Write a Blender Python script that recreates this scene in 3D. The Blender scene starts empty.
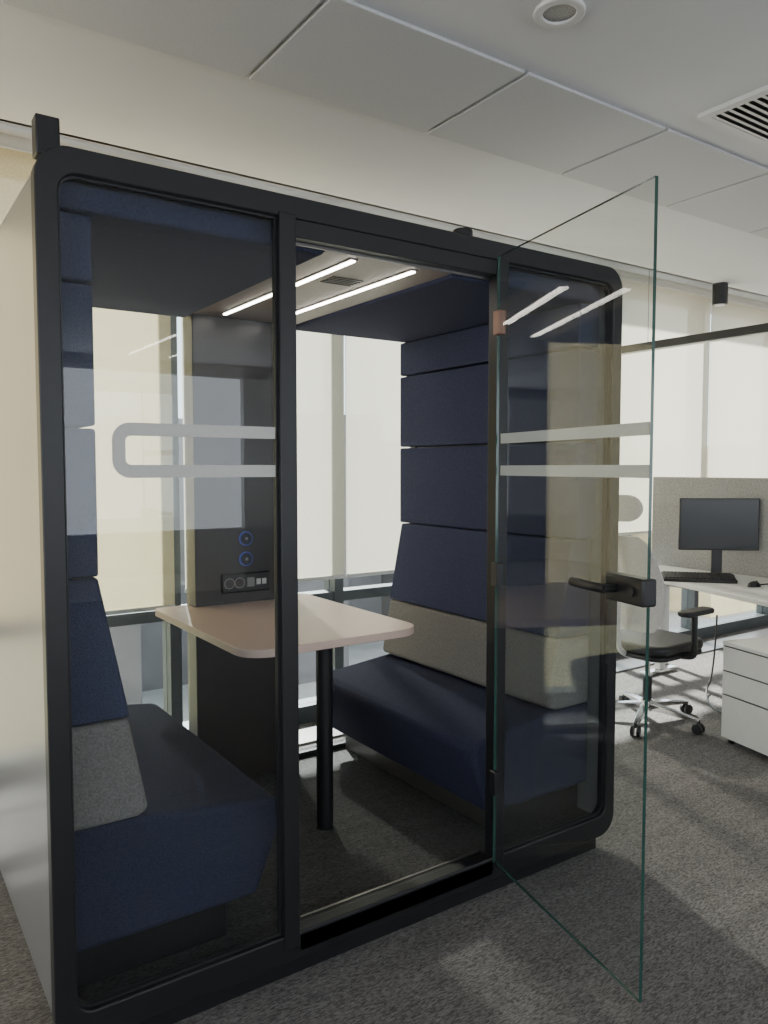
import bpy, bmesh, math, random
from mathutils import Vector, Matrix
random.seed(4)
S = bpy.context.scene
COL = S.collection

# ------------------------------------------------------------------ materials
def newmat(name):
    m = bpy.data.materials.new(name); m.use_nodes = True
    nt = m.node_tree; nt.nodes.clear()
    out = nt.nodes.new('ShaderNodeOutputMaterial')
    return m, nt, out
def N(nt, t, **kw):
    n = nt.nodes.new(t)
    for k, v in kw.items():
        if k in n.inputs: n.inputs[k].default_value = v
        else: setattr(n, k, v)
    return n
def rgb(c): return (c[0], c[1], c[2], 1)
def pbr(name, col, rough=.5, metal=0, spec=.5, nscale=0, namt=.0, bump=0, bscale=300, stretch=(1,1,1), emis=None, estr=0):
    m, nt, out = newmat(name)
    b = nt.nodes.new('ShaderNodeBsdfPrincipled')
    b.inputs['Base Color'].default_value = rgb(col)
    b.inputs['Roughness'].default_value = rough
    b.inputs['Metallic'].default_value = metal
    b.inputs['Specular IOR Level'].default_value = spec
    nt.links.new(b.outputs[0], out.inputs[0])
    tc = nt.nodes.new('ShaderNodeTexCoord')
    mp = nt.nodes.new('ShaderNodeMapping'); mp.inputs['Scale'].default_value = stretch
    nt.links.new(tc.outputs['Object'], mp.inputs[0])
    if nscale:
        n = N(nt, 'ShaderNodeTexNoise', Scale=nscale, Detail=4)
        nt.links.new(mp.outputs[0], n.inputs['Vector'])
        r = nt.nodes.new('ShaderNodeMapRange')
        r.inputs[1].default_value = .3; r.inputs[2].default_value = .7
        r.inputs[3].default_value = 1-namt; r.inputs[4].default_value = 1+namt
        nt.links.new(n.outputs[0], r.inputs[0])
        x = N(nt, 'ShaderNodeVectorMath', operation='SCALE')
        x.inputs[0].default_value = col
        nt.links.new(r.outputs[0], x.inputs['Scale'])
        nt.links.new(x.outputs[0], b.inputs['Base Color'])
    if bump:
        n2 = N(nt, 'ShaderNodeTexNoise', Scale=bscale, Detail=2)
        nt.links.new(mp.outputs[0], n2.inputs['Vector'])
        bp = N(nt, 'ShaderNodeBump', Strength=bump, Distance=.002)
        nt.links.new(n2.outputs[0], bp.inputs['Height'])
        nt.links.new(bp.outputs[0], b.inputs['Normal'])
    if emis:
        b.inputs['Emission Color'].default_value = rgb(emis)
        b.inputs['Emission Strength'].default_value = estr
    return m
def glassmat(name, tint, ior=1.5, rough=0.0, refl=1.0):
    m, nt, out = newmat(name)
    t = nt.nodes.new('ShaderNodeBsdfTransparent'); t.inputs[0].default_value = rgb(tint)
    g = nt.nodes.new('ShaderNodeBsdfGlossy'); g.inputs['Roughness'].default_value = rough
    g.inputs[0].default_value = (refl, refl, refl, 1)
    geo = nt.nodes.new('ShaderNodeNewGeometry')
    mr = nt.nodes.new('ShaderNodeMapRange')
    mr.inputs[3].default_value = ior; mr.inputs[4].default_value = 1/ior
    nt.links.new(geo.outputs['Backfacing'], mr.inputs[0])
    fr = nt.nodes.new('ShaderNodeFresnel')
    nt.links.new(mr.outputs[0], fr.inputs['IOR'])
    mx = nt.nodes.new('ShaderNodeMixShader')
    nt.links.new(fr.outputs[0], mx.inputs[0]); nt.links.new(t.outputs[0], mx.inputs[1]); nt.links.new(g.outputs[0], mx.inputs[2])
    nt.links.new(mx.outputs[0], out.inputs[0])
    return m
def blindmat(name, col, op=.14, tr=.6):
    m, nt, out = newmat(name)
    tc = nt.nodes.new('ShaderNodeTexCoord')
    n = N(nt, 'ShaderNodeTexNoise', Scale=160, Detail=2)
    nt.links.new(tc.outputs['Object'], n.inputs['Vector'])
    r = nt.nodes.new('ShaderNodeMapRange')
    r.inputs[1].default_value=.3; r.inputs[2].default_value=.7; r.inputs[3].default_value=.86; r.inputs[4].default_value=1.12
    nt.links.new(n.outputs[0], r.inputs[0])
    x = N(nt, 'ShaderNodeVectorMath', operation='SCALE'); x.inputs[0].default_value = col
    nt.links.new(r.outputs[0], x.inputs['Scale'])
    d = nt.nodes.new('ShaderNodeBsdfDiffuse'); t = nt.nodes.new('ShaderNodeBsdfTranslucent')
    nt.links.new(x.outputs[0], d.inputs[0]); nt.links.new(x.outputs[0], t.inputs[0])
    m1 = nt.nodes.new('ShaderNodeMixShader'); m1.inputs[0].default_value = tr
    nt.links.new(d.outputs[0], m1.inputs[1]); nt.links.new(t.outputs[0], m1.inputs[2])
    tp = nt.nodes.new('ShaderNodeBsdfTransparent')
    tp.inputs[0].default_value=(1,.95,.84,1)
    m2 = nt.nodes.new('ShaderNodeMixShader'); m2.inputs[0].default_value = op
    nt.links.new(m1.outputs[0], m2.inputs[1]); nt.links.new(tp.outputs[0], m2.inputs[2])
    nt.links.new(m2.outputs[0], out.inputs[0])
    return m
def carpet(name, c1, c2, tile=True):
    m, nt, out = newmat(name)
    b = nt.nodes.new('ShaderNodeBsdfPrincipled'); b.inputs['Roughness'].default_value=.92; b.inputs['Specular IOR Level'].default_value=.25
    tc = nt.nodes.new('ShaderNodeTexCoord')
    mp = nt.nodes.new('ShaderNodeMapping'); mp.inputs['Scale'].default_value=(70,260,70)
    nt.links.new(tc.outputs['Object'], mp.inputs[0])
    n = N(nt,'ShaderNodeTexNoise', Scale=1.0, Detail=5); n.inputs['Roughness'].default_value=.7
    nt.links.new(mp.outputs[0], n.inputs['Vector'])
    cr = nt.nodes.new('ShaderNodeValToRGB')
    cr.color_ramp.elements[0].position=.38; cr.color_ramp.elements[0].color=rgb(c1)
    cr.color_ramp.elements[1].position=.62; cr.color_ramp.elements[1].color=rgb(c2)
    nt.links.new(n.outputs[0], cr.inputs[0])
    big = N(nt,'ShaderNodeTexNoise', Scale=3.0, Detail=5)
    mp2 = nt.nodes.new('ShaderNodeMapping'); mp2.inputs['Scale'].default_value=(.45,5.5,1)
    nt.links.new(tc.outputs['Object'], mp2.inputs[0]); nt.links.new(mp2.outputs[0], big.inputs['Vector'])
    mr = nt.nodes.new('ShaderNodeMapRange'); mr.inputs[1].default_value=.3; mr.inputs[2].default_value=.7; mr.inputs[3].default_value=.87; mr.inputs[4].default_value=1.11
    nt.links.new(big.outputs[0], mr.inputs[0])
    last = mr.outputs[0]
    if tile:
        br = N(nt,'ShaderNodeTexBrick', Scale=1.0)
        br.inputs['Color1'].default_value=(1.04,1.04,1.04,1); br.inputs['Color2'].default_value=(.95,.95,.95,1); br.inputs['Mortar'].default_value=(.9,.9,.9,1)
        br.inputs['Mortar Size'].default_value=.002; br.inputs['Brick Width'].default_value=1.0; br.inputs['Row Height'].default_value=.25
        nt.links.new(tc.outputs['Object'], br.inputs['Vector'])
        mu = N(nt,'ShaderNodeMath', operation='MULTIPLY')
        nt.links.new(last, mu.inputs[0]); nt.links.new(br.outputs[0], mu.inputs[1]); last = mu.outputs[0]
    x = N(nt,'ShaderNodeVectorMath', operation='SCALE')
    nt.links.new(cr.outputs[0], x.inputs[0]); nt.links.new(last, x.inputs['Scale'])
    nt.links.new(x.outputs[0], b.inputs['Base Color'])
    bp = N(nt,'ShaderNodeBump', Strength=.8, Distance=.005)
    nt.links.new(n.outputs[0], bp.inputs['Height']); nt.links.new(bp.outputs[0], b.inputs['Normal'])
    nt.links.new(b.outputs[0], out.inputs[0])
    return m

M_black = pbr('black_powdercoat', (.009,.009,.011), .42, nscale=40, namt=.1)
M_dark  = pbr('dark_panel', (.034,.026,.024), .35, nscale=8, namt=.12)
M_shell = pbr('silver_laminate', (.25,.25,.26), .32, metal=.5, nscale=2, namt=.03)
M_navy  = pbr('navy_wool', (.056,.062,.110), .95, spec=.15, nscale=230, namt=.32, bump=.7, bscale=420)
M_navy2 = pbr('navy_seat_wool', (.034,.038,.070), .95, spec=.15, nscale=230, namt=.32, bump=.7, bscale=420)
M_greyf = pbr('grey_wool', (.215,.20,.19), .95, spec=.15, nscale=220, namt=.25, bump=.6, bscale=450)
M_glass = glassmat('clear_glass', (.93,.95,.95), 1.42)
M_glassd= glassmat('door_glass', (.95,.965,.96), 1.30)
M_glassw= glassmat('window_glass', (.9,.93,.93), 1.45)
M_edge  = pbr('glass_edge_green', (.02,.07,.055), .15, spec=.8)
M_decal = pbr('frosted_decal', (.58,.565,.54), .6, nscale=100, namt=.03)
M_table = pbr('table_laminate', (.66,.49,.415), .38, nscale=30, namt=.02)
M_ppanel= pbr('pod_ceiling_panel', (.26,.20,.175), .45, nscale=60, namt=.08)
M_led   = pbr('led_strip', (1,1,1), .4, emis=(1,.93,.84), estr=20)
M_alu   = pbr('brushed_aluminium', (.22,.21,.205), .35, metal=.85, nscale=50, namt=.06, stretch=(1,20,1))
M_plast = pbr('ceiling_plaster', (.72,.725,.73), .9, nscale=3, namt=.02)
M_tile  = pbr('ceiling_tile_felt', (.58,.585,.59), .95, nscale=180, namt=.06, bump=.2, bscale=300)
M_white = pbr('white_paint', (.72,.71,.69), .7, nscale=5, namt=.02)
M_wall  = pbr('wall_paint', (.60,.60,.60), .85, nscale=4, namt=.03)
M_mull  = pbr('window_frame_grey', (.07,.08,.085), .45, metal=.3, nscale=20, namt=.08)
M_blindY= blindmat('roller_blind_sunlit_tint', (.56,.46,.28), .05, .54)  # yellow sunlit glow from outside is painted into the left blinds' fabric colour
M_blindW= blindmat('roller_blind_white', (.58,.535,.445), .07, .53)
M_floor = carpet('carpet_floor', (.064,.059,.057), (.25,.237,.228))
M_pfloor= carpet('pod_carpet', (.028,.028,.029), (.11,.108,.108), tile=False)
M_desk  = pbr('white_desk', (.68,.68,.67), .4, nscale=20, namt=.02)
M_pwhite= pbr('white_plastic', (.62,.62,.60), .4, nscale=20, namt=.02)
M_mesh  = pbr('chair_mesh_pale', (.62,.60,.56), .8, nscale=120, namt=.12)
M_bplas = pbr('black_plastic', (.018,.018,.02), .4, nscale=30, namt=.1)
M_keys  = pbr('keyboard_keys', (.035,.035,.038), .35, nscale=30, namt=.1)
M_screen= pbr('monitor_screen', (.02,.022,.025), .25, nscale=3, namt=.05)
M_felt  = pbr('divider_felt', (.30,.295,.285), .95, nscale=90, namt=.2, bump=.3, bscale=250)
M_chrome= pbr('polished_aluminium', (.7,.7,.7), .15, metal=1, nscale=20, namt=.03)
M_copper= pbr('hinge_bronze', (.20,.12,.09), .35, metal=.8, nscale=20, namt=.05)
M_blue  = pbr('button_ring_blue', (.02,.03,.12), .3, emis=(.08,.12,.5), estr=.35)
M_bldgY = pbr('facade_cream', (.80,.66,.38), .9, nscale=.4, namt=.1)
M_bldgG = pbr('facade_grey', (.14,.13,.135), .9, nscale=.3, namt=.2)
M_ground= pbr('street_ground', (.35,.34,.33), .95, nscale=.2, namt=.15)

# ------------------------------------------------------------------ helpers
def empty(name, loc=(0,0,0), rz=0):
    e = bpy.data.objects.new(name, None); e.location = loc; e.rotation_euler[2] = rz
    e.empty_display_size = .1
    COL.objects.link(e); return e
def place(o, par, world):
    if par is not None:
        o.parent = par
        if world:
            o.matrix_parent_inverse = (Matrix.Translation(par.location) @ Matrix.Rotation(par.rotation_euler[2],4,'Z')).inverted()
def finish(bm, name, mat, par=None, world=True, bevel=0, seg=3, smooth=False, loc=None):
    bmesh.ops.recalc_face_normals(bm, faces=bm.faces)
    me = bpy.data.meshes.new(name)
    if loc is None:
        c = Vector((0,0,0))
        for v in bm.verts: c += v.co
        c /= max(1,len(bm.verts))
    else: c = Vector(loc)
    for v in bm.verts: v.co -= c
    bm.to_mesh(me); bm.free()
    o = bpy.data.objects.new(name, me); o.location = c
    COL.objects.link(o)
    mats = mat if isinstance(mat,(list,tuple)) else [mat]
    for mm in mats: me.materials.append(mm)
    place(o, par, world)
    if bevel:
        b = o.modifiers.new('bev','BEVEL'); b.width=bevel; b.segments=seg; b.limit_method='ANGLE'; b.angle_limit=math.radians(35)
        smooth = True
    if smooth:
        for p in me.polygons: p.use_smooth = True
        try:
            me.set_sharp_from_angle(angle=math.radians(38))
        except Exception: pass
    return o
def box(name, x0,x1,y0,y1,z0,z1, mat, par=None, world=True, bevel=0, seg=3):
    bm = bmesh.new()
    vs = [bm.verts.new((x,y,z)) for x in (x0,x1) for y in (y0,y1) for z in (z0,z1)]
    for f in ((0,1,3,2),(4,6,7,5),(0,4,5,1),(2,3,7,6),(0,2,6,4),(1,5,7,3)): bm.faces.new([vs[i] for i in f])
    return finish(bm, name, mat, par, world, bevel, seg)
def prism(name, pts, axis, a0, a1, mat, par=None, world=True, bevel=0, seg=3, smooth=False):
    def P(p,a):
        return {'Y':(p[0],a,p[1]),'Z':(p[0],p[1],a),'X':(a,p[0],p[1])}[axis]
    bm = bmesh.new()
    A=[bm.verts.new(P(p,a0)) for p in pts]; B=[bm.verts.new(P(p,a1)) for p in pts]
    bm.faces.new(A); bm.faces.new(B[::-1])
    n=len(pts)
    for i in range(n): bm.faces.new((A[i],A[(i+1)%n],B[(i+1)%n],B[i]))
    return finish(bm, name, mat, par, world, bevel, seg, smooth)
def rrect(x0,x1,z0,z1,r,seg=8):
    pts=[]
    rs = r if isinstance(r,(list,tuple)) else [r]*4
    for (cx,cz,a,rr) in ((x1-rs[0],z1-rs[0],0,rs[0]),(x0+rs[1],z1-rs[1],90,rs[1]),(x0+rs[2],z0+rs[2],180,rs[2]),(x1-rs[3],z0+rs[3],270,rs[3])):
        for k in range(seg+1):
            t=math.radians(a+90*k/seg); pts.append((cx+rr*math.cos(t), cz+rr*math.sin(t)))
    return pts
def ring(name, outer, inner, y0, y1, mat, par=None, bevel=0, axis='Y'):
    def P(p,a): return {'Y':(p[0],a,p[1]),'Z':(p[0],p[1],a)}[axis]
    bm=bmesh.new(); n=len(outer)
    L=[[bm.verts.new(P(p,y)) for p in lp] for lp in (outer,inner) for y in (y0,y1)]
    o0,o1,i0,i1=L
    for i in range(n):
        j=(i+1)%n
        bm.faces.new((o0[i],o0[j],o1[j],o1[i])); bm.faces.new((i0[i],i1[i],i1[j],i0[j]))
        bm.faces.new((o0[i],i0[i],i0[j],o0[j])); bm.faces.new((o1[i],o1[j],i1[j],i1[i]))
    return finish(bm,name,mat,par,True,bevel,2,True)
def cyl(name, p0, p1, r, mat, par=None, world=True, seg=24, r1=None, bevel=0):
    p0=Vector(p0); p1=Vector(p1); d=(p1-p0); q=d.to_track_quat('Z','Y')
    bm=bmesh.new()
    bmesh.ops.create_cone(bm, cap_ends=True, segments=seg, radius1=r, radius2=r if r1 is None else r1, depth=d.length,
        matrix=Matrix.Translation((p0+p1)/2) @ q.to_matrix().to_4x4())
    return finish(bm,name,mat,par,world,bevel,2,True)
def tube(name, pts, r, mat, par=None, world=True):
    cu=bpy.data.curves.new(name,'CURVE'); cu.dimensions='3D'; cu.bevel_depth=r; cu.bevel_resolution=4
    s=cu.splines.new('NURBS'); s.points.add(len(pts)-1)
    for i,p in enumerate(pts): s.points[i].co=(p[0],p[1],p[2],1)
    s.use_endpoint_u=True; s.order_u=3; s.resolution_u=10
    cu.use_fill_caps=True
    o=bpy.data.objects.new(name,cu); COL.objects.link(o); cu.materials.append(mat); place(o,par,world); return o

# ------------------------------------------------------------------ room shell
CH=2.75; YW=3.95
box('floor', -4,9.5,-5,YW+.1,-.1,0, M_floor)
box('ceiling', -4,9.5,-5,3.14,CH,CH+.12, M_plast)
box('ceiling_recess', -4,9.5,3.14,YW+.3,3.02,3.12, M_plast)
box('trim_1', -4,9.5,3.12,3.145,CH-.0,3.02, M_white)
box('wall_right', 9.5,9.6,-5,YW+.3,0,3.1, M_wall)
w=empty('wall_rear',(0,-5,0))  # unseen wall behind the camera; openings added to let sky light in
box('pier_1',-4,-3,-5.1,-5,0,3,M_wall,w); box('pier_2',-.3,.3,-5.1,-5,0,3,M_wall,w); box('pier_3',4,4.6,-5.1,-5,0,3,M_wall,w); box('pier_4',8.5,9.5,-5.1,-5,0,3,M_wall,w)
box('spandrel',-4,9.5,-5.1,-5,0,.75,M_wall,w); box('lintel',-4,9.5,-5.1,-5,2.6,3,M_wall,w)
w=empty('wall_left',(-4,0,0))  # unseen side wall; openings added as ambient fill from the camera side
box('pier_1',-4.1,-4,-5,-4,0,3,M_wall,w); box('pier_2',-4.1,-4,-1,-.5,0,3,M_wall,w); box('pier_3',-4.1,-4,3,YW+.3,0,3,M_wall,w)
box('spandrel',-4.1,-4,-5,YW,0,.7,M_wall,w); box('lintel',-4.1,-4,-5,YW,2.6,3,M_wall,w)

wall=empty('wall_window',(3,YW,0))
box('head',-4,9.5,YW,YW+.3,2.92,3.1,M_white,wall)
box('sill',-4,9.5,YW-.02,YW+.12,0,.10,M_mull,wall)
xs=[-3.64,-2.44,-1.24,.0,1.36,2.36,3.56,4.76,5.96,7.16,8.36]
for i,x in enumerate(xs):
    box('mullion_%d'%i, x-.03,x+.03,YW-.03,YW+.1,.10,2.92,M_mull,wall)
box('transom',-4,9.5,YW-.02,YW+.08,.70,.76,M_mull,wall)
for i in range(len(xs)-1):
    g=box('window_%d'%(i+1), xs[i]+.03,xs[i+1]-.03,YW+.03,YW+.04,.10,2.92,M_glassw)
for i in range(len(xs)-1):
    xa,xb=xs[i],xs[i+1]
    ga=.028 if abs(xa-1.36)<.01 else .004; gb=.028 if abs(xb-1.36)<.01 else .004
    left = xb<1.5
    zb = 1.5-.182*(YW-.1) if left else 1.5-.163*(YW-.1)
    if xa>3: zb=1.0
    b=empty('roller_blind',((xa+xb)/2,YW-.1,2.9))
    bm=bmesh.new()
    n=24; vs=[]
    for k in range(n+1):
        z=2.92-(2.92-zb)*k/n
        vs.append((bm.verts.new((xa+ga,YW-.10,z)),bm.verts.new((xb-gb,YW-.10,z))))
    for k in range(n): bm.faces.new((vs[k][0],vs[k][1],vs[k+1][1],vs[k+1][0]))
    finish(bm,'fabric',M_blindY if left else M_blindW,b)
    box('bottom_bar',xa+ga,xb-gb,YW-.108,YW-.092,zb-.022,zb,M_white,b,bevel=.004)
    cyl('roller_tube',(xa+ga,YW-.10,2.95),(xb-gb,YW-.10,2.95),.028,M_white,b)
box('trim_2',-4,9.5,3.62,3.82,.0,.012,M_alu)

ct=empty('ceiling_tile',(0,2.07,CH))
k=0; x=1.07-.715*7
while x<9:
    box('tile_%d'%k, x+.008,x+.715-.008,1.81,2.335,CH-.012,CH-.001,M_tile,ct,bevel=.002); x+=.715; k+=1
ct2=empty('ceiling_tile',(0,.2,CH))
x=1.07-.715*7; k=0
while x<9:
    box('tile_%d'%k, x+.008,x+.715-.008,-.2,.325,CH-.012,CH-.001,M_tile,ct2,bevel=.002); x+=.715; k+=1
d=empty('ceiling_downlight',(1.63,1.53,CH))
ring('trim_ring',[(1.63+.07*math.cos(a*math.pi/16),1.53+.07*math.sin(a*math.pi/16)) for a in range(32)],
     [(1.63+.045*math.cos(a*math.pi/16),1.53+.045*math.sin(a*math.pi/16)) for a in range(32)],CH-.012,CH,M_white,d,axis='Z',bevel=.003)
cyl('reflector',(1.63,1.53,CH-.006),(1.63,1.53,CH),.045,pbr('downlight_lens',(.25,.25,.25),.3,nscale=300,namt=.5),d)
g=empty('air_grille',(2.8,1.4,CH))
X0,X1,Y0g,Y1g=2.50,3.10,1.08,1.69
ring('frame',rrect(X0,X1,Y0g,Y1g,.01),rrect(X0+.035,X1-.035,Y0g+.035,Y1g-.035,.004),CH-.015,CH,M_white,g,axis='Z')
box('backing',X0+.03,X1-.03,Y0g+.03,Y1g-.03,CH-.003,CH-.001,M_bplas,g)
yy=Y0g+.05; k=0
while yy<Y1g-.04:
    prism('slat_%d'%k,[(yy,CH-.014),(yy+.012,CH-.014),(yy+.020,CH-.004),(yy+.014,CH-.004)],'X',X0+.035,X1-.035,M_pwhite,g); yy+=.030; k+=1
s=empty('ceiling_spotlight',(4.9,3.08,CH))
cyl('body',(4.9,3.1,CH-.14),(4.9,3.1,CH),.05,M_black,s,bevel=.004)
cyl('lens',(4.9,3.1,CH-.145),(4.9,3.1,CH-.138),.035,M_pwhite,s)
p=empty('pendant_linear_lamp',(4.4,2.2,2.3))
box('housing',4.37,4.43,.6,3.55,2.285,2.335,M_black,p,bevel=.004)
box('diffuser',4.38,4.42,.62,3.53,2.28,2.286,M_pwhite,p)
for i,y in enumerate((.9,2.0,3.3)):
    cyl('cable_%d'%i,(4.4,y,2.335),(4.4,y,CH if y<3.1 else 3.02),.0015,M_black,p,seg=8)

# ------------------------------------------------------------------ meeting pod
XL,XR=.358,2.432; YF,YB=1.94,3.24; ZT=2.252; ZB=.060
XC=1.405
pod=empty('meeting_pod',(XC,2.6,0))
OUT=rrect(XL,XR,ZB,ZT,.080); INN=rrect(XL+.052,XR-.050,.142,ZT-.062,.045)
ring('front_frame',OUT,INN,YF,YF+.045,M_black,pod,bevel=.004)
ring('rear_frame',OUT,INN,YB-.05,YB,M_black,pod,bevel=.004)
ring('outer_shell',rrect(XL+.004,XR-.004,ZB+.004,ZT-.004,.077),rrect(XL+.04,XR-.04,ZB+.035,ZT-.04,.05),YF+.042,YB-.045,M_shell,pod)
box('plinth',XL+.05,XR-.07,YF+.03,YB-.04,0,ZB+.02,M_black,pod)
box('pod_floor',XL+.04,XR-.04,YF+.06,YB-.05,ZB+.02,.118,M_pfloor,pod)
PA,PB=.978,1.030; QA,QB=1.790,1.838
box('door_post_left',PA,PB,YF-.004,YF+.045,.10,ZT-.05,M_black,pod,bevel=.003)
box('door_post_right',QA,QB,YF-.004,YF+.045,.10,ZT-.05,M_black,pod,bevel=.003)
box('door_header',PB,QA,YF+.004,YF+.045,ZT-.110,ZT-.05,M_black,pod,bevel=.003)
box('threshold',PB,QA,YF+.0,YF+.075,.08,.133,M_black,pod,bevel=.003)
box('threshold_strip',PB,QA,YF+.070,YF+.080,.118,.136,M_alu,pod)
box('header_strip',PB,QA,YF+.044,YF+.050,ZT-.118,ZT-.104,M_alu,pod)
def pane(name,x0,x1,rs,y):
    return prism(name,rrect(x0,x1,.140,ZT-.061,rs),'Y',y,y+.008,M_glass,pod)
pane('glass_left',XL+.050,PA+.002,[.002,.045,.045,.002],YF+.020)
pane('glass_right',QB-.002,XR-.048,[.045,.002,.002,.045],YF+.020)
ring('gasket_left',rrect(XL+.050,PA+.001,.140,ZT-.060,[.003,.045,.045,.003]),rrect(XL+.057,PA-.005,.148,ZT-.067,[.003,.04,.04,.003]),YF+.016,YF+.032,M_bplas,pod)
ring('gasket_right',rrect(QB-.001,XR-.048,.140,ZT-.060,[.045,.003,.003,.045]),rrect(QB+.005,XR-.055,.148,ZT-.067,[.04,.003,.003,.04]),YF+.016,YF+.032,M_bplas,pod)
yd=YF+.0185
def decalL():
    o=[];i=[]
    z0,z1,zi0,zi1=1.474,1.613,1.507,1.580
    r=.045; ri=.014; x0=.525; x1=PA-.006
    for k in range(9):
        t=math.radians(90+90*k/8); o.append((x0+r+r*math.cos(t),z1-r+r*math.sin(t))); i.append((x0+.033+ri+ri*math.cos(t),zi1-ri+ri*math.sin(t)))
    for k in range(9):
        t=math.radians(180+90*k/8); o.append((x0+r+r*math.cos(t),z0+r+r*math.sin(t))); i.append((x0+.033+ri+ri*math.cos(t),zi0+ri+ri*math.sin(t)))
    o=[(x1,z1)]+o+[(x1,z0)]; i=[(x1,zi1)]+i+[(x1,zi0)]
    bm=bmesh.new(); O=[bm.verts.new((a,yd,b)) for a,b in o]; I=[bm.verts.new((a,yd,b)) for a,b in i]
    for k in range(len(o)-1): bm.faces.new((O[k],O[k+1],I[k+1],I[k]))
    finish(bm,'decal_left',M_decal,pod)
decalL()
CA,CB=1.170,1.640
box('rear_column',CA,CB,3.12,YB-.01,.118,2.15,M_dark,pod,bevel=.004)
box('glass_rear_left',XL+.06,CA-.001,3.205,3.213,.14,2.19,M_glass,pod)
box('glass_rear_right',CB+.001,XR-.06,3.205,3.213,.14,2.19,M_glass,pod)
box('ceiling_panel_navy_left',XL+.045,CA-.006,YF+.065,YB-.055,2.128,2.20,M_navy,pod,bevel=.012)
box('ceiling_panel_navy_right',CB+.006,XR-.045,YF+.065,YB-.055,2.128,2.20,M_navy,pod,bevel=.012)
box('ceiling_panel_centre',CA-.004,CB+.004,YF+.065,YB-.055,2.138,2.20,M_ppanel,pod)
for i,x in enumerate((1.280,1.510)):
    box('led_channel_%d'%i,x-.013,x+.013,2.03,3.04,2.134,2.140,M_alu,pod)
    box('led_strip_%d'%i,x-.007,x+.007,2.035,3.035,2.130,2.1375,M_led,pod)
for i in range(5):
    box('vent_slot_%d'%i,1.335,1.455,2.25+i*.02,2.257+i*.02,2.135,2.139,M_bplas,pod)
pn=3.12
box('socket_panel',1.285,1.51,pn-.012,pn,.955,1.04,M_bplas,pod,bevel=.006)
for i,x in enumerate((1.318,1.365)):
    cyl('socket_rim_%d'%i,(x,pn-.0135,.998),(x,pn-.011,.998),.024,M_alu,pod)
    cyl('socket_%d'%i,(x,pn-.0150,.998),(x,pn-.010,.998),.020,M_dark,pod)
box('usb_port_1',1.40,1.435,pn-.0145,pn-.01,.978,1.018,M_alu,pod)
box('usb_port_2',1.445,1.465,pn-.0145,pn-.01,.985,1.010,M_pwhite,pod); box('usb_port_3',1.472,1.492,pn-.0145,pn-.01,.985,1.010,M_pwhite,pod)
for i,z in enumerate((1.19,1.10)):
    cyl('button_ring_%d'%i,(1.40,pn-.008,z),(1.40,pn,z),.032,M_blue,pod,bevel=.002)
    cyl('button_%d'%i,(1.40,pn-.012,z),(1.40,pn-.004,z),.0265,M_bplas,pod,bevel=.002)
    cyl('button_icon_%d'%i,(1.40,pn-.0135,z),(1.40,pn-.010,z),.007,M_alu,pod)
box('roof_lug_left',.375,.43,2.0,2.05,ZT-.01,2.335,M_black,pod,bevel=.004)
cyl('roof_lug_right',(1.77,2.1,ZT-.01),(1.77,2.1,2.325),.035,M_black,pod,bevel=.004)

def mir(x,side): return x if side==0 else 2*XC-x
def wall_pad(side):
    zs=[(.86,1.215),(1.222,1.598),(1.605,1.955),(1.962,2.125)]
    for i,(a,b) in enumerate(zs[1:]):
        e=.503 if side==0 else .525
        xa,xb=sorted((mir(.40,side),mir(e,side)))
        box('wall_pad_%d_%d'%(side,i),xa,xb,YF+.08,YB-.045,a,b,M_navy,pod,bevel=.008)
for sd in (0,1): wall_pad(sd)
def bench(side):
    b=empty('upholstered_bench',(mir(.75,side),2.6,.118))
    y0,y1=YF+.10,YB-.06
    def pr(n,pts,mat,bev,ya=y0,yb=y1):
        prism(n,[(mir(x,side),z) for x,z in pts],'Y',ya,yb,mat,b,bevel=bev,seg=4)
    k=0 if side==0 else .02
    pr('upper_back',[(.415,1.217),(.506+k,1.217),(.582+k,.838),(.415,.838)],M_navy,.010)
    pr('lumbar_cushion',[(.415,.834),(.578+k,.834),(.628+k,.575),(.60,.56),(.415,.56)],M_greyf,.016)
    pr('seat',[(.415,.572),(.60,.560),(1.00,.515),(1.028,.49),(1.022,.43),(.945,.235),(.415,.235)],M_navy2,.022)
    pr('base',[(.43,.118),(.86,.118),(.86,.24),(.43,.24)],M_black,.003,y0+.04)
    pr('kick_plate',[(.858,.122),(.863,.122),(.863,.235),(.858,.235)],M_alu,0,y0+.05)
bench(0); bench(1)
t=empty('meeting_table',(1.4,2.7,.118))
def arc(cx,cy,r,a0,a1,n=10): return [(cx+r*math.cos(math.radians(a0+(a1-a0)*k/n)),cy+r*math.sin(math.radians(a0+(a1-a0)*k/n))) for k in range(n+1)]
outl=arc(1.01+.10,2.25+.10,.10,180,270)+arc(1.725-.10,2.25+.10,.10,270,360)+arc(1.725-.04,3.195-.04,.04,0,90,6)+[(1.64+.006,3.195),(1.646,3.114),(1.164,3.114),(1.164,3.195)]+arc(1.01+.04,3.195-.04,.04,90,180,6)
prism('top',outl,'Z',.882,.910,M_table,t,bevel=.003)
cyl('leg',(1.45,2.52,.118),(1.45,2.52,.884),.032,M_black,t,bevel=.002)
cyl('leg_foot',(1.45,2.52,.118),(1.45,2.52,.123),.036,M_black,t)
box('support_bracket',1.25,1.56,2.45,3.114,.862,.882,M_black,t)

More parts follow.
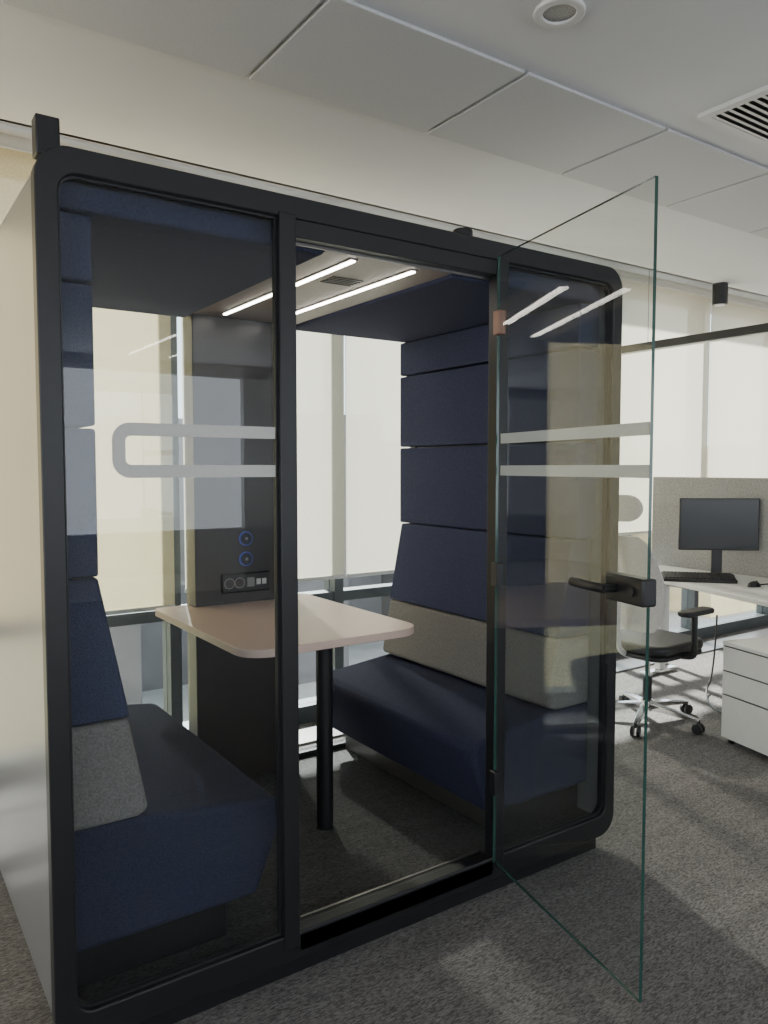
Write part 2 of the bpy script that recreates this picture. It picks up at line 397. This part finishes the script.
# ------------------------------------------------------------------ open glass door
HX,HY=1.780,1.925; FX,FY=1.606,1.189
ang=math.atan2(FY-HY,FX-HX); W=.757
door=empty('glass_door',(HX,HY,0),ang)
bm=bmesh.new()
x0,x1,ya,yb,z0,z1=0.0,W,-.005,.005,.140,2.198
vs=[bm.verts.new((x,y,z)) for x in (x0,x1) for y in (ya,yb) for z in (z0,z1)]
for f in ((0,1,3,2),(4,6,7,5),(0,4,5,1),(2,3,7,6),(0,2,6,4),(1,5,7,3)): bm.faces.new([vs[i] for i in f])
bm.faces.ensure_lookup_table()
for i in (0,1,4,5): bm.faces[i].material_index=1
finish(bm,'pane',[M_glassd,M_edge],door,False)
for nm,za,zb in (('decal_upper',1.580,1.613),('decal_lower',1.474,1.507)):
    box(nm,.012,W-.012,.0052,.0060,za,zb,M_decal,door,False)
for i,z in enumerate((.42,1.14,1.98)):
    box('hinge_plate_%d'%i,-.012,.026,-.014,.014,z-.04,z+.04,M_copper if i==2 else M_black,door,False,bevel=.003)
box('lock_case',W-.145,W+.006,-.022,.022,1.155,1.225,M_black,door,False,bevel=.006)
for sgn,nm in ((1,'a'),(-1,'b')):
    cyl('lever_neck_'+nm,(W-.10,0,1.19),(W-.10,sgn*.062,1.19),.011,M_black,door,False)
    tube('lever_'+nm,[(W-.10,sgn*.055,1.19),(W-.115,sgn*.062,1.19),(W-.16,sgn*.062,1.19),(W-.235,sgn*.060,1.19)],.0125,M_black,door,False)
cyl('lock_cylinder',(W-.035,-.028,1.19),(W-.035,.028,1.19),.012,M_bplas,door,False)

# ------------------------------------------------------------------ workstation
desk=empty('office_desk',(4.7,2.6,0))
prism('top',[(3.80,1.60),(4.10,2.24),(4.40,3.16),(4.44,3.60),(5.02,3.60),(5.02,1.60)],'Z',.735,.762,M_desk,desk,bevel=.003)
for i,y in enumerate((1.75,3.45)):
    box('leg_foot_%d'%i,4.62 if i else 4.3,4.98,y-.03,y+.03,0,.03,M_chrome,desk,bevel=.004)
    box('leg_post_%d'%i,4.78,4.84,y-.025,y+.025,.03,.735,M_pwhite,desk,bevel=.004)
box('cross_beam',4.79,4.83,1.75,3.45,.66,.72,M_pwhite,desk)
dv=empty('desk_divider',(5.08,2.4,.0))
box('felt_panel',5.05,5.09,.9,3.72,.60,1.43,M_felt,dv,bevel=.008)
for i,y in enumerate((1.0,2.5,3.6)):
    box('support_%d'%i,5.045,5.095,y-.02,y+.02,0,.61,M_pwhite,dv)
a0=math.atan2(-.76,-.65)
mon=empty('computer_monitor',(4.83,3.02,.762),a0)
box('screen_case',-.03,.0,-.262,.262,.175,.53,M_bplas,mon,False,bevel=.006)
box('screen',.0,.002,-.252,.252,.193,.522,M_screen,mon,False)
box('stand_neck',-.052,-.028,-.035,.035,.01,.34,M_bplas,mon,False,bevel=.006)
prism('stand_base',rrect(-.10,.055,-.10,.10,.03),'Z',0,.010,M_bplas,mon,False,bevel=.003)
kb=empty('keyboard',(4.51,2.96,.774),math.atan2(-.66,-.75))
kb.rotation_euler[1]=math.radians(9)
box('body',-.080,.080,-.225,.225,0,.020,M_bplas,kb,False,bevel=.004)
for r in range(5):
    for c in range(18):
        box('key_%d_%d'%(r,c),-.069+r*.0275,-.046+r*.0275,-.212+c*.0236,-.192+c*.0236,.019,.028,M_keys,kb,False)
ms=empty('computer_mouse',(4.58,2.62,.762))
bm=bmesh.new(); bmesh.ops.create_uvsphere(bm,u_segments=20,v_segments=12,radius=1)
for v in bm.verts: v.co=Vector((v.co.x*.055,v.co.y*.032,max(0,v.co.z)*.034))
finish(bm,'shell',M_bplas,ms,False,smooth=True,loc=(0,0,0))
cyl('wheel',(.028,-.004,.028),(.028,.004,.028),.007,M_alu,ms,False)
cb=empty('desk_cables',(4.9,2.55,.762))
tube('cable_1',[(4.93,2.65,.768),(4.86,2.52,.80),(4.80,2.45,.92),(4.82,2.38,.86),(4.90,2.42,.768)],.006,M_bplas,cb)
tube('cable_2',[(4.62,2.64,.768),(4.70,2.60,.768),(4.80,2.62,.768),(4.93,2.65,.768)],.004,M_bplas,cb)
prism('headset_dock',rrect(4.70,4.79,2.46,2.58,.02),'Z',.762,.80,M_bplas,cb,bevel=.008)
tube('headset_band',[(4.70,2.52,.80),(4.69,2.52,.93),(4.75,2.52,.985),(4.81,2.52,.93),(4.80,2.52,.80)],.009,M_bplas,cb)
fc=empty('floor_cable',(4.5,2.6,0))
tube('cord',[(4.8,3.0,.5),(4.78,3.0,.1),(4.6,2.95,.006),(4.35,2.75,.006),(4.25,2.5,.006),(4.45,2.35,.006),(4.8,2.4,.006)],.006,M_bplas,fc)
pd=empty('drawer_pedestal',(4.04,2.12,0),math.radians(-14))
PX0,PX1,PY0,PY1=-.24,.30,-.22,.20
box('carcass',PX0+.018,PX1,PY0,PY1,.03,.54,M_pwhite,pd,False,bevel=.003)
box('top',PX0,PX1,PY0-.002,PY1+.002,.54,.562,M_desk,pd,False,bevel=.003)
for i,(a,b) in enumerate(((.035,.27),(.276,.40),(.406,.535))):
    box('drawer_front_%d'%i,PX0,PX0+.018,PY0+.004,PY1-.004,a,b,M_desk,pd,False,bevel=.002)
    box('drawer_pull_%d'%i,PX0-.002,PX0+.004,PY0+.004,PY1-.004,b-.001,b+.003,M_mull,pd,False)
for i,(a,b) in enumerate(((-.2,-.18),(-.2,.16),(.26,-.18),(.26,.16))):
    cyl('castor_%d'%i,(a,b-.01,.016),(a,b+.01,.016),.016,M_bplas,pd,False)
# ------------------------------------------------------------------ office chair (local: faces +x)
ch=empty('office_chair',(3.83,2.83,0),math.radians(2))
for i in range(5):
    a=math.radians(72*i-12); c,s_=math.cos(a),math.sin(a)
    bm=bmesh.new()
    secs=[(.03,.026,.115,.075),(.18,.020,.100,.072),(.32,.014,.080,.062)]
    prev=None
    for (r,hw,zt,zb_) in secs:
        q=[bm.verts.new((r*c-k*s_*hw, r*s_+k*c*hw, z)) for k,z in ((-1,zb_),(1,zb_),(1,zt),(-1,zt))]
        if prev:
            for j in range(4): bm.faces.new((prev[j],prev[(j+1)%4],q[(j+1)%4],q[j]))
        else: bm.faces.new(q)
        prev=q
    bm.faces.new(prev)
    finish(bm,'base_leg_%d'%i,M_chrome,ch,False,bevel=.004)
    px,py=.315*c,.315*s_
    cyl('castor_stem_%d'%i,(px,py,.05),(px,py,.08),.010,M_bplas,ch,False,seg=12)
    for k in (-1,1):
        cyl('castor_wheel_%d_%d'%(i,k),(px-s_*k*.008,py+c*k*.008,.030),(px-s_*k*.026,py+c*k*.026,.030),.030,M_bplas,ch,False,bevel=.004)
cyl('hub',(0,0,.065),(0,0,.13),.035,M_chrome,ch,False)
cyl('gas_lift_outer',(0,0,.12),(0,0,.27),.027,M_bplas,ch,False)
cyl('gas_lift_inner',(0,0,.26),(0,0,.40),.015,M_chrome,ch,False)
box('mechanism',-.12,.12,-.08,.08,.385,.425,M_bplas,ch,False,bevel=.012)
prism('seat_pan',rrect(-.23,.24,-.235,.235,.08),'Z',.42,.445,M_bplas,ch,False,bevel=.008)
prism('seat_cushion',rrect(-.23,.25,-.24,.24,.09),'Z',.445,.505,M_bplas,ch,False,bevel=.022,seg=4)
def shell(name, zs, thick, mat, yn=12):
    bm=bmesh.new(); F=[];B=[]
    for (z,xc,hw,curve) in zs:
        fr=[];bk=[]
        for k in range(yn+1):
            u=-1+2*k/yn
            x=xc+curve*u*u
            fr.append(bm.verts.new((x,u*hw,z))); bk.append(bm.verts.new((x-thick,u*hw,z)))
        F.append(fr);B.append(bk)
    for i in range(len(zs)-1):
        for k in range(yn):
            bm.faces.new((F[i][k],F[i][k+1],F[i+1][k+1],F[i+1][k])); bm.faces.new((B[i][k],B[i+1][k],B[i+1][k+1],B[i][k+1]))
        for e in (0,yn): bm.faces.new((F[i][e],F[i+1][e],B[i+1][e],B[i][e]))
    for r in (0,-1):
        for k in range(yn): bm.faces.new((F[r][k],F[r][k+1],B[r][k+1],B[r][k]))
    return finish(bm,name,mat,ch,False,bevel=.005)
shell('backrest_mesh',[(.58,-.235,.18,.03),(.64,-.225,.215,.04),(.75,-.215,.23,.045),(.88,-.235,.225,.045),(1.0,-.27,.20,.04),(1.08,-.295,.17,.03),(1.12,-.305,.12,.02)],.014,M_mesh)
hz=[]
for k in range(9):
    t=math.radians(-80+160*k/8); hz.append((1.275+.075*math.sin(t),-.305-.01*abs(math.sin(t)),.06+.085*math.cos(t),.02+.012*math.cos(t)))
shell('headrest',hz,.035,M_mesh)
tube('back_spine',[(-.10,0,.41),(-.27,0,.42),(-.30,0,.60),(-.285,0,.85),(-.34,0,1.05),(-.355,0,1.27)],.016,M_pwhite,ch,False)
for k in (-1,1):
    tube('arm_post_%d'%k,[(0,k*.20,.43),(0,k*.29,.43),(0,k*.30,.48),(-.01,k*.30,.68)],.017,M_bplas,ch,False)
    prism('arm_pad_%d'%k,rrect(-.13,.14,k*.30-.045,k*.30+.045,.035),'Z',.68,.71,M_bplas,ch,False,bevel=.010)

# ------------------------------------------------------------------ outside
box('street_ground',-80,120,YW+3,200,-12.1,-12,M_ground)
box('city_building',-14,3.2,22,30,-12,9,M_bldgY)
bs=[(6.5,12,40,48,3.2),(13,19,46,55,4.5),(20,26,42,50,3.0),(27,34,50,60,5.5),(35,48,44,55,3.6),(49,62,48,60,5.0),(63,80,40,55,3.4)]
for a,b,c,d_,h in bs: box('city_building',a,b,c,d_,-12,h,M_bldgG if random.random()<.6 else M_bldgY)

# ------------------------------------------------------------------ light
wd=bpy.data.worlds.new('World'); S.world=wd; wd.use_nodes=True
nt=wd.node_tree; bg=nt.nodes['Background']; bg.inputs[0].default_value=(.87,.93,1,1); bg.inputs[1].default_value=4.2
sun=bpy.data.lights.new('sun','SUN'); sun.energy=28; sun.angle=math.radians(3); sun.color=(1,.96,.90)
so=bpy.data.objects.new('sun',sun); COL.objects.link(so); so.location=(6,12,8)
so.rotation_euler=Vector((-.30,-1,-.85)).to_track_quat('-Z','Y').to_euler()

# ------------------------------------------------------------------ camera
cam=bpy.data.cameras.new('camera'); co=bpy.data.objects.new('camera',cam); COL.objects.link(co)
th=math.radians(3.3)
co.location=(0,0,1.5)
fx,fy=.565,.825; L=math.hypot(fx,fy); fx/=L; fy/=L
co.rotation_euler=Vector((fx*math.cos(th),fy*math.cos(th),-math.sin(th))).to_track_quat('-Z','Y').to_euler()
cam.sensor_fit='VERTICAL'; cam.sensor_height=36; cam.lens=36*770/1024; cam.clip_start=.05; cam.clip_end=500
S.camera=co
S.view_settings.view_transform='AgX'
S.view_settings.exposure=0.05
